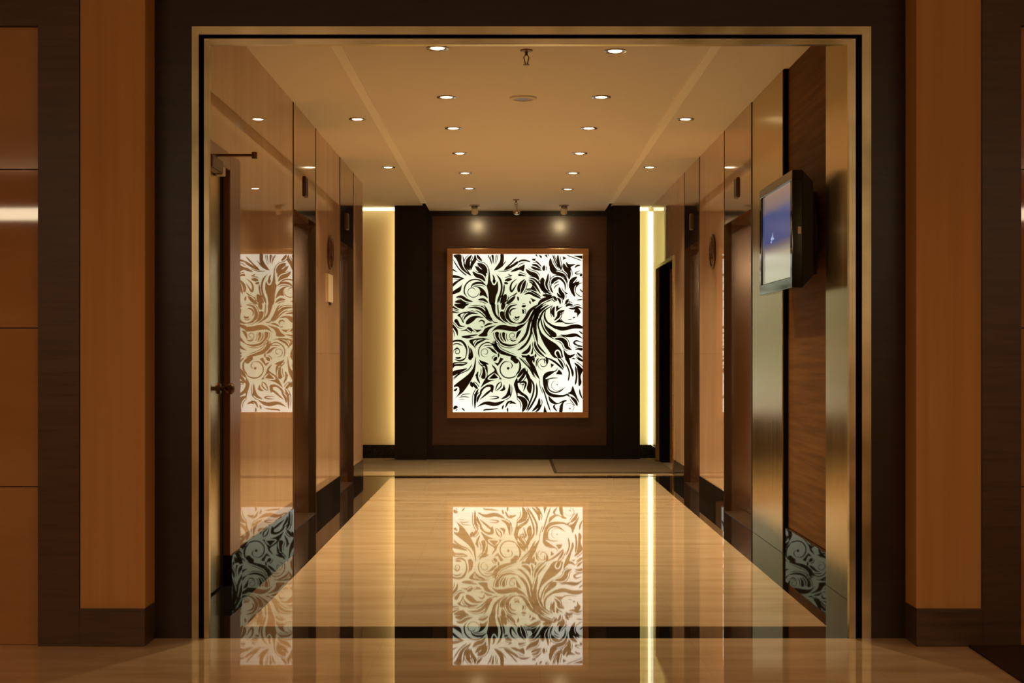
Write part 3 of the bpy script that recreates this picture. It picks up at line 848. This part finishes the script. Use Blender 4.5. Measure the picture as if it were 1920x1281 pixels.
S(2, [(270,745),(340,765),(430,870),(560,1040)], 24)
S(2, [(600,1065),(710,1078),(840,1075)], 60)
S(2, [(160,1060),(290,1015),(420,1080),(580,1160)], 50)
S(2, [(320,970),(420,1010),(580,1115)], 34)
S(2, [(250,980),(400,1040),(560,1130)], 16)
P(2, [(305,1130),(455,1190),(370,1240),(345,1185)], smooth=False)
S(2, [(490,1290),(630,1180),(890,1100)], 74)
S(2, [(870,1090),(910,1150),(950,1210)], 60)
S(2, [(1420,1185),(1500,1180),(1570,1170)], 26)
S(2, [(1165,1290),(1190,1220),(1240,1165)], 55)
S(2, [(300,1200),(305,1240),(325,1280)], 34)
S(2, [(0,1100),(20,1150),(20,1210)], 40)
S(2, [(700,1220),(820,1180),(930,1230)], 16)
# middle left
P(3, [(150,0),(330,-10),(500,0),(420,60),(370,115),(260,100),(190,40)])
S(3, [(105,65),(190,110),(270,145)], 48, 'in')
S(3, [(105,190),(180,200),(270,212)], 45, 'in')
S(3, [(460,100),(640,85),(780,120),(890,220),(960,330),(1110,435)], 58)
P(3, [(850,15),(930,95),(1010,270),(1080,415),(960,320),(905,200),(880,80)])
S(3, [(650,145),(800,225),(950,370),(1050,425)], 24, 'line')
S(3, [(800,35),(840,70),(880,120)], 20)
P(3, [(225,265),(400,190),(660,208),(420,220),(320,245),(300,290),(375,420),(360,455),(290,330)])
S(3, [(365,400),(430,290),(560,222),(730,242)], 46)
P(3, [(425,475),(445,400),(560,305),(720,285),(860,335),(700,335),(620,405),(540,465),(470,492)])
S(3, [(165,370),(225,450),(280,525),(410,548)], 85, 'in')
P(3, [(105,480),(180,550),(235,640),(230,770),(180,660),(110,560)])
S(3, [(730,435),(800,395),(865,430),(860,500)], 34)
S(3, [(780,540),(810,555),(850,545)], 20)
P(3, [(855,545),(950,465),(1080,468),(960,515)])
P(3, [(295,650),(430,605),(480,555),(580,585),(680,618),(810,620),(690,685),(590,655),(560,705),(440,650)])
W(3, [(450,600),(500,640),(570,690)], 22)
W(3, [(560,555),(610,620),(690,680)], 26)
P(3, [(725,772),(830,680),(910,575),(1140,515),(1010,600),(950,690),(930,778)])
P(3, [(1030,700),(1110,590),(1210,520),(1350,505),(1500,535),(1670,560),(1670,655),(1500,655),(1330,625),(1180,615),(1090,650)])
S(3, [(1180,665),(1185,800),(1290,940)], 95, 'in')
S(3, [(1190,790),(1290,940),(1480,1000),(1670,965)], 48)
S(3, [(1335,675),(1340,800),(1395,910)], 78, 'in')
S(3, [(1470,840),(1560,890),(1650,860)], 24)
S(3, [(1405,700),(1405,820),(1450,890)], 14, 'line')
SPIRAL(3, 1550, 760, 95, 30, 0.5, 1.3, 12)
S(3, [(1665,680),(1660,760),(1640,840)], 40)
S(3, [(320,785),(480,775),(720,735)], 40)
S(3, [(325,795),(460,812),(620,800)], 30)
P(3, [(105,885),(230,858),(350,880),(440,990),(465,1130),(430,1290),(410,1290),(435,1130),(390,1010),(310,920),(200,905),(105,925)])
S(3, [(105,985),(220,950),(350,1010)], 26)
SPIRAL(3, 215, 1150, 90, 20, 2.6, 1.5, 15)
S(3, [(155,1115),(215,1065),(280,1110)], 34)
P(3, [(505,890),(640,835),(880,825),(1010,862),(880,852),(670,868),(600,920),(665,1065),(610,1020)])
S(3, [(645,1030),(720,930),(910,848)], 46)
S(3, [(480,990),(515,1120),(490,1290)], 26)
P(3, [(530,1050),(585,1130),(600,1290),(490,1290),(535,1160)])
S(3, [(1090,970),(950,925),(820,975),(745,1080),(735,1200),(770,1290)], 22, 'line')
S(3, [(1020,955),(1130,1000),(1230,1130),(1400,1205),(1670,1280)], 78)
S(3, [(1130,870),(1150,990),(1210,1120)], 52)
S(3, [(850,1015),(950,995),(1090,1010)], 20)
P(3, [(915,1042),(1010,1042),(1120,1115),(1175,1205),(1060,1150),(1000,1080)])
SPIRAL(3, 890, 1160, 120, 40, 1.0, 1.2, 12)
S(3, [(1205,1180),(1215,1230),(1205,1290)], 38)
S(3, [(1295,170),(1305,290),(1360,385),(1450,445)], 105, 'in')
P(3, [(1030,-5),(1130,-5),(1145,200),(1220,320),(1395,475),(1180,355),(1080,210)])
S(3, [(1195,0),(1200,120),(1215,240)], 26, 'line')
P(3, [(1285,-5),(1380,-5),(1345,120),(1280,125)])
S(3, [(1670,15),(1500,60),(1425,190),(1440,320),(1520,425),(1670,470)], 62)
S(3, [(1640,108),(1540,125),(1485,200),(1510,290)], 36)
S(3, [(1600,300),(1640,330),(1670,310)], 44)
S(3, [(1080,425),(1130,445),(1200,440)], 26)
S(3, [(105,610),(140,680),(150,800)], 16)
# middle right
S(4, [(-10,462),(100,445),(200,350),(300,175),(430,65),(570,-10)], 68)
S(4, [(100,50),(150,55),(215,40)], 48)
S(4, [(120,120),(145,180),(135,240)], 46)
S(4, [(-10,320),(20,320),(60,300)], 40)
S(4, [(640,-5),(500,95),(380,230),(290,450),(225,700),(130,850),(-10,970)], 56, 'line')
S(4, [(700,-5),(540,105),(430,270),(345,560),(325,720),(230,930),(80,1075),(-10,1110)], 46, 'line')
S(4, [(440,90),(380,180),(320,330)], 22)
S(4, [(760,15),(600,130),(480,240),(430,400),(420,600),(460,800),(490,960)], 78)
S(4, [(860,25),(640,170),(560,310),(500,480),(520,640)], 44)
P(4, [(495,400),(530,560),(600,710),(760,850),(930,960),(1050,1090),(1085,1200),(1085,1290),(880,1290),(740,1110),(640,960),(565,800),(515,640)])
W(4, [(970,1290),(910,1190),(945,1120),(1010,1140),(1060,1290)], 32)
P(4, [(615,320),(655,450),(710,540),(900,675),(945,735),(925,795),(820,785),(720,660),(650,550)])
S(4, [(560,320),(600,520),(700,700),(890,860)], 30, 'line')
S(4, [(690,120),(655,290),(720,440),(930,610)], 40)
S(4, [(480,260),(490,330),(520,420)], 20)
S(4, [(530,260),(550,330),(580,440)], 16)
P(4, [(725,425),(860,505),(1000,535),(1150,545),(1300,500),(1450,490),(1570,540),(1570,592),(1350,595),(1100,645),(960,615),(850,560)])
P(4, [(1030,738),(1180,738),(1330,705),(1450,725),(1570,835),(1430,785),(1300,800),(1150,790)])
S(4, [(890,840),(1050,850),(1145,920),(1195,1040),(1310,1105)], 95)
S(4, [(1480,650),(1530,690),(1570,720)], 30)
S(4, [(1570,930),(1420,885),(1365,940),(1440,990),(1570,1015)], 38)
S(4, [(1385,1098),(1470,1080),(1570,1098)], 68, 'out')
P(4, [(1110,1090),(1170,1170),(1260,1230),(1395,1195),(1300,1290),(1150,1290)])
S(4, [(1435,1165),(1490,1220),(1570,1290)], 44)
S(4, [(900,60),(860,160),(885,330)], 60)
S(4, [(820,70),(815,200),(855,280)], 20)
P(4, [(930,60),(990,35),(985,95),(1105,55),(1000,130),(935,185)], smooth=False)
S(4, [(1140,155),(1010,200),(985,300),(885,400)], 68)
P(4, [(885,452),(1025,365),(1105,442),(1000,442)], smooth=False)
S(4, [(1030,330),(1105,435),(1210,468),(1440,450)], 24)
S(4, [(1040,290),(1060,220),(1130,180)], 14)
S(4, [(1160,65),(1230,15),(1340,28)], 58)
S(4, [(1235,105),(1350,112),(1450,75),(1570,110)], 50)
P(4, [(1365,200),(1390,130),(1470,105),(1525,200),(1470,270),(1445,330),(1430,220)])
S(4, [(1330,330),(1360,325),(1395,315)], 30)
S(4, [(1210,380),(1270,375),(1320,360)], 14)
P(4, [(-5,530),(100,510),(205,465),(110,570),(-5,625)])
P(4, [(-5,680),(95,635),(40,745),(-5,795)])
S(4, [(420,890),(430,1000),(520,1150),(680,1290)], 56)
S(4, [(470,930),(540,1050),(700,1220)], 40)
P(4, [(105,1180),(240,1080),(315,960),(315,1100),(245,1190),(140,1205)])
P(4, [(375,1030),(375,1190),(325,1205),(345,1130)])
P(4, [(95,1230),(220,1240),(280,1215),(320,1260),(420,1235),(400,1290),(120,1290)], smooth=False)
S(4, [(430,1190),(440,1240),(430,1290)], 36)
# lower left
S(5, [(140,45),(240,75),(330,55),(395,-5)], 34)
S(5, [(160,8),(220,20),(290,5)], 38)
DOT(5, 483, 18, 44)
P(5, [(102,130),(200,108),(425,118),(330,185),(160,195),(102,245)])
W(5, [(130,150),(240,135),(380,140)], 14)
P(5, [(102,312),(240,270),(420,245),(260,335),(102,410)])
S(5, [(102,505),(240,375),(440,275),(530,140)], 18, 'line')
S(5, [(102,470),(230,360),(420,250)], 14, 'line')
P(5, [(600,-10),(608,120),(582,330),(520,475),(420,640),(320,770),(200,862),(106,955),(200,840),(245,720),(125,645),(200,560),(360,440),(480,330),(560,200)])
W(5, [(102,725),(170,662),(225,680),(205,780),(106,925)], 34)
P(5, [(118,725),(155,680),(205,688),(165,745)])
S(5, [(680,50),(745,120),(835,210),(862,350)], 44)
S(5, [(690,95),(770,120),(890,155)], 50)
S(5, [(755,210),(785,340),(760,475)], 95, 'out')
S(5, [(650,310),(635,440),(700,580)], 42)
S(5, [(590,410),(630,370),(665,320)], 26)
P(5, [(955,155),(1045,240),(1085,350),(1180,478),(1250,490),(1100,485),(940,525),(800,595),(715,660),(840,430),(1010,295),(980,220)])
W(5, [(1010,345),(880,475),(1110,462),(1010,345)], 28)
P(5, [(925,472),(990,415),(1030,442)], smooth=False)
S(5, [(1370,110),(1240,100),(1150,200),(1148,330),(1230,430),(1340,455),(1450,425),(1520,365)], 22, 'line')
DOT(5, 1315, 242, 30)
S(5, [(1360,100),(1405,180),(1370,255)], 18)
S(5, [(1370,-5),(1450,45),(1520,130)], 92, 'line')
S(5, [(1075,-5),(1030,40),(1000,85)], 62)
P(5, [(1145,5),(1215,35),(1085,195),(1005,115),(1090,130)], smooth=False)
S(5, [(505,530),(510,590),(540,660)], 58)
S(5, [(525,550),(600,640),(650,695)], 52)
P(5, [(712,710),(850,605),(975,605),(995,680),(870,805),(690,930),(830,775),(925,700),(905,648),(800,680),(705,800)])
S(5, [(665,690),(600,850),(585,1130)], 46)
S(5, [(740,770),(660,880),(630,1000)], 44)
S(5, [(560,780),(590,900),(575,1120)], 20)
S(5, [(1160,535),(1080,600),(1030,735)], 26)
S(5, [(1160,535),(1155,640),(1040,745)], 26)
P(5, [(1220,595),(1245,660),(1255,700),(1200,738),(1125,732),(1190,680)])
S(5, [(995,680),(960,740),(980,770)], 36)
P(5, [(645,1085),(750,995),(880,965),(1040,988),(1240,945),(1120,1045),(980,1070),(800,1035)])
S(5, [(780,1185),(800,1150),(950,1140),(1110,1118)], 30)
S(5, [(890,862),(1040,858),(1105,885),(1020,908),(900,912)], 24)
S(5, [(1350,580),(1330,750),(1280,850),(1160,915)], 60)
S(5, [(1340,700),(1350,780),(1365,870)], 32)
P(5, [(1518,470),(1445,560),(1445,640),(1490,800),(1518,940)])
S(5, [(1250,1110),(1310,990),(1410,955)], 38)
S(5, [(1340,1020),(1410,990),(1490,1025)], 38)
S(5, [(1300,1100),(1300,1150),(1305,1200)], 32)
S(5, [(1185,1140),(1195,1090),(1215,1040)], 32)
S(5, [(120,1140),(160,1095),(215,1095)], 60)
S(5, [(305,1105),(330,1140),(370,1175)], 26)
S(5, [(230,885),(340,862),(475,880)], 18)
S(5, [(270,855),(350,810),(500,800)], 18)
S(5, [(220,930),(300,920),(380,925)], 10)
# lower right
S(6, [(10,40),(62,160),(45,290),(-5,370)], 38)
S(6, [(-10,450),(85,340),(145,235)], 62)
S(6, [(30,-5),(150,115),(280,260),(375,450)], 26, 'line')
S(6, [(90,10),(230,150),(350,340),(400,480)], 14, 'line')
S(6, [(165,220),(155,360),(60,500),(-10,570)], 58)
P(6, [(190,290),(255,380),(315,560),(315,700),(280,800),(205,690),(232,540),(190,410)])
S(6, [(30,560),(130,540),(185,580),(130,750)], 46)
P(6, [(-5,590),(45,700),(120,775),(225,855),(258,975),(120,835),(-5,760)])
P(6, [(175,-5),(340,-5),(330,110),(385,200),(435,330),(490,490),(360,335),(260,165)])
S(6, [(370,-5),(360,60),(365,120)], 38)
S(6, [(270,440),(355,600),(350,780),(280,980),(190,1170)], 32, 'line')
S(6, [(415,560),(425,800),(340,1000),(215,1195)], 36, 'line')
S(6, [(480,890),(460,1040),(320,1190)], 58)
S(6, [(-5,850),(130,935),(165,1050),(110,1198)], 105)
S(6, [(510,1030),(470,1130),(400,1198)], 46)
P(6, [(590,1050),(650,1200),(570,1200)], smooth=False)
S(6, [(530,630),(600,800),(660,1000),(730,1198)], 26, 'line')
S(6, [(480,480),(500,640),(560,800)], 14, 'line')
SPIRAL(6, 560, 140, 130, 50, 1.5, 1.3, 14)
S(6, [(410,220),(425,80),(480,20)], 26)
S(6, [(630,-5),(650,60),(650,160)], 52)
P(6, [(730,130),(805,168),(738,235)], smooth=False)
P(6, [(735,55),(900,155),(1000,280),(890,190)])
S(6, [(590,-5),(760,65),(900,165),(1010,275)], 38)
S(6, [(880,25),(960,130),(1015,250)], 44)
P(6, [(885,225),(830,290),(700,308),(600,355),(565,430),(565,500),(650,440),(800,335),(865,290)])
P(6, [(570,395),(555,520),(590,700),(665,825),(800,878),(1000,868),(1080,838),(1155,880),(1105,795),(1000,825),(850,815),(715,770),(655,680),(648,560),(700,482),(900,455),(760,445),(620,475)])
P(6, [(908,268),(965,320),(985,382),(840,375)], smooth=False)
S(6, [(700,480),(658,570),(690,700),(800,765),(930,745),(1060,640)], 24, 'line')
DOT(6, 872, 600, 14)
SPIRAL(6, 860, 600, 150, 90, 0.2, 0.7, 8)
P(6, [(1040,15),(1130,25),(1175,180),(1235,330),(1205,430),(1150,230)])
S(6, [(1060,140),(1135,330),(1110,530)], 28, 'line')
S(6, [(1270,190),(1295,420),(1265,610)], 34, 'line')
P(6, [(1305,195),(1430,265),(1385,420),(1405,560),(1340,630),(1330,400)])
S(6, [(1245,120),(1330,195),(1430,280)], 46)
P(6, [(1290,-5),(1432,55),(1432,100),(1340,65)])
P(6, [(1175,40),(1230,5),(1285,50)], smooth=False)
P(6, [(1210,630),(1265,760),(1355,1000),(1225,840),(1105,790),(1170,740)])
S(6, [(1155,855),(1260,950),(1315,1070)], 58)
P(6, [(685,845),(760,920),(880,1003),(1000,945),(1085,948),(950,1003),(850,1035),(735,995),(690,930)])
P(6, [(1085,955),(1010,1010),(985,1198),(915,1198),(935,1060),(1000,978)])
S(6, [(830,1030),(800,1090),(875,1190)], 36)
DOT(6, 1150, 1122, 16)
SPIRAL(6, 1150, 1110, 120, 70, 3.4, 0.7, 8)
S(6, [(1360,690),(1375,800),(1425,910)], 32)

from mathutils.geometry import delaunay_2d_cdt
def film():
    """the printed film: dark scrolls and pale veins, each a thin raised layer"""
    bm = bmesh.new()
    for layer, yoff, mi in (('dark', 0.0205, 0), ('light', 0.0190, 1)):
        for poly in LAYERS[layer]:
            pts = []
            for q in poly:
                if not pts or (q[0] - pts[-1][0]) ** 2 + (q[1] - pts[-1][1]) ** 2 > 0.0004: pts.append(q)
            if len(pts) > 2 and (pts[0][0] - pts[-1][0]) ** 2 + (pts[0][1] - pts[-1][1]) ** 2 < 0.0004: pts.pop()
            if len(pts) < 3: continue
            vs, es, fs = delaunay_2d_cdt([Vector(q) for q in pts], [], [list(range(len(pts)))], 1, 1e-5)[:3]
            for dy in (0.0, -0.0006):
                nv = [bm.verts.new((px(v[0]), LY + yoff + dy, pz(v[1]))) for v in vs]
                for f_ in fs:
                    try:
                        fc = bm.faces.new([nv[k] for k in f_]); fc.material_index = mi
                    except Exception: pass
    mb = MB(); mb.bm.free(); mb.bm = bm
    ob = mb.build('scroll_print', 'print', t)
    ob.data.materials.append(M['diffuser'])
film()

for o in bpy.data.objects:
    if '_w' in o: del o['_w']
